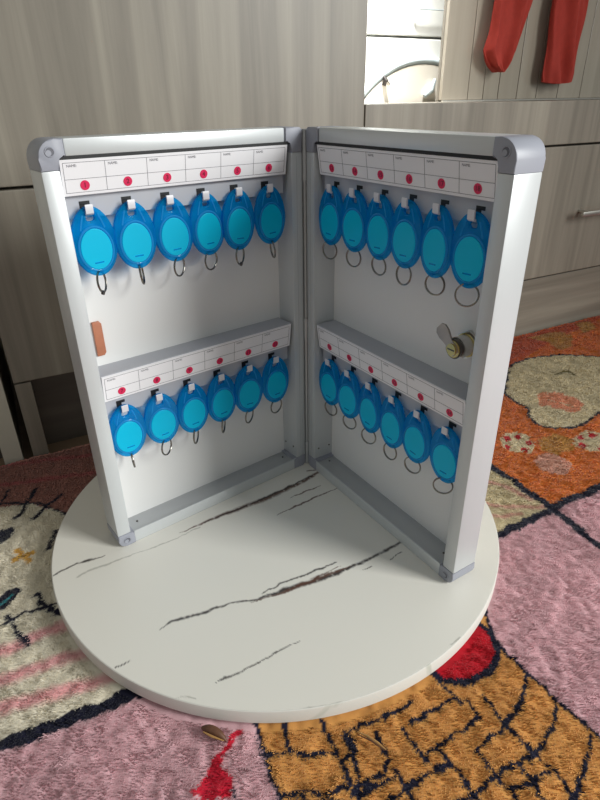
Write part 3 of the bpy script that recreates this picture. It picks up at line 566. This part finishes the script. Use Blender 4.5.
for a_, z_ in zip(GR[:-1], GR[1:]): b_.box(a_+.0006, z_-.0006, .1200, .1268, .3142, .948, M['wood_gloss'], bev=.0006)
b_.build('board_front', c4)
c5 = furn('washing_machine', 'white washing machine with a round porthole seen past the cupboard edge', 'washing machine')
DY = -.41
b_ = MB(); b_.box(.41, .98, .222, .76, FL, .80, M['appliance'], bev=.006); b_.build('body', c5)
b_ = MB(); b_.box(.412, .978, .206, .224, .3975, .798, M['appliance'], bev=.0015); cp = b_.build('control_panel', c5)
b_ = MB(); b_.box(.412, .978, .206, .224, FL+.01, .3945, M['appliance'], bev=.0015); b_.build('front_panel', c5)
b_ = MB(); b_.tube([(.6085, .203, .423), (.613, .200, .430), (.74, .200, .4305)], .0008, M['ring_grey'], 8); b_.build('drawer_grip', cp, True)
cx_, cz_ = .630, .215
pd = MB(); pd.tube([(cx_+.152*math.cos(2*PI*k/64), .203, cz_+.152*math.sin(2*PI*k/64)) for k in range(64)], .0052, M['ring_grey'], 12, True); pr_ = pd.build('porthole_ring', c5, True)
pd = MB(); pd.cyl((cx_, .203, cz_), (0,1,0), 0.147, .008, M['glasspale'], 64, .130); pd.build('porthole_bowl', pr_, True)
pd = MB(); pd.tube([(.556, .199, .346), (.558, .196, .341), (.557, .199, .335)], [.0022, .0038, .0034], M['darksteel'], 10); pd.tube([(.559, .194, .339), (.563, .194, .335)], .0022, M['steel'], 8); pd.build('latch_knob', c5, True)
pd = MB(); pd.tube([(.630, .195, .320), (.640, .193, .328), (.648, .195, .342)], [.0035, .0055, .0025], M['ring_grey'], 10); pd.build('hinge_arm', c5, True)

# red cloths on a rail
c6 = furn('hanging_rail', 'steel rail on the grooved panel holding two red cloths', 'rail')
b_ = MB(); b_.tube([(.62, .1, .620), (.90, .1, .620)], .004, M['steel'], 12)
for x in (.622, .898): b_.tube([(x, .1, .620), (x, .1195, .620)], .003, M['steel'], 8)
b_.build('rail_bar', c6, True)
def cloth(name, label, prof, ph, rag):
    b_ = MB(); nz, nu = 44, 64; vs = []; fs = []
    zs = [p[0] for p in prof]; z0, z1 = zs[0], zs[-1]
    for i in range(nz+1):
        z = z0+(z1-z0)*i/nz; xl = float(np.interp(-z, [-a[0] for a in prof], [a[1] for a in prof])); xr = float(np.interp(-z, [-a[0] for a in prof], [a[2] for a in prof]))
        for k in range(nu):
            a = 2*PI*k/nu; cx = (xl+xr)/2; hw = (xr-xl)/2
            fold = .0080*math.sin(a*5+ph+z*22+1.5*math.sin(z*35))+.0045*math.sin(a*9+z*50+ph*2)
            y = .1035+(.0075*math.sin(a))+fold*.55*abs(math.sin(a)); x = cx+hw*math.cos(a)*(1+.03*math.sin(z*90+ph))
            zz = z + (rag*math.sin(a*2+ph) if i == nz else 0)
            vs.append((x, min(y, .1185), zz))
    for i in range(nz):
        for k in range(nu): fs.append((i*nu+k, i*nu+(k+1) % nu, (i+1)*nu+(k+1) % nu, (i+1)*nu+k))
    fs.append(tuple(range(nu))); fs.append(tuple(nz*nu+k for k in range(nu))[::-1])
    b_.add(vs, fs, M['red_cloth']); o = b_.build(name, None, True); o.location = P0; o.rotation_euler = (0, 0, TH); tag(o, label, 'cloth', 'red cloths on the panel'); return o
cloth('hanging_cloth', 'crumpled red cloth with a pointed hem hanging on the grooved panel, left one', [(.626,.676,.748),(.55,.672,.744),(.437,.664,.731),(.394,.658,.719),(.372,.652,.711),(.357,.664,.701),(.349,.680,.690)], .4, .001)
cloth('hanging_cloth', 'straight red cloth with a square hem hanging on the grooved panel, right one', [(.626,.772,.848),(.55,.772,.846),(.44,.772,.841),(.391,.773,.839),(.346,.774,.839),(.335,.776,.836)], 1.7, .0015)

# ------------------------------------------------------------------ room
f = MB(); f.box(-2.5, 3.5, -2.2, 3.2, -.045, FL, M['floor']); tag(f.build('floor'), kind='structure')
f = MB(); f.box(-1.6, 3.0, 1.32, 1.40, FL, 2.5, M['wall']); wl = f.build('wall_back'); wl.location = P0; wl.rotation_euler = (0, 0, TH); tag(wl, kind='structure')

# ------------------------------------------------------------------ light
wd = bpy.data.worlds.new('room_light'); bpy.context.scene.world = wd; wd.use_nodes = True
bg = wd.node_tree.nodes['Background']; bg.inputs[0].default_value = (.96, 1.0, .96, 1); bg.inputs[1].default_value = .315
def area(name, loc, tgt, size, power, col, spread=180):
    l = bpy.data.lights.new(name, 'AREA'); l.shape = 'RECTANGLE'; l.size, l.size_y = size; l.energy = power; l.color = col; l.spread = math.radians(spread)
    o = bpy.data.objects.new(name, l); COL.objects.link(o); o.location = loc
    o.rotation_euler = (Vector(tgt)-Vector(loc)).to_track_quat('-Z', 'Y').to_euler(); return o
area('window_daylight', (1.5, -.75, .80), (-.16, -.26, .06), (.55, .8), 8.0, (.98, 1, .97), 80)
lw = (Matrix.Translation(P0) @ Matrix.Rotation(TH, 4, 'Z'))
area('added_machine_light', lw @ Vector((.47, .05, 1.05)), lw @ Vector((.52, .22, .35)), (.08, .08), 1.3, (1, 1, .97), 32)  # added light with no seen source, brightens the washing machine front
sc = bpy.context.scene
sc.view_settings.view_transform = 'Standard'; sc.view_settings.look = 'None'; sc.view_settings.exposure = 0; sc.view_settings.gamma = 1
sc.view_settings.use_curve_mapping = False
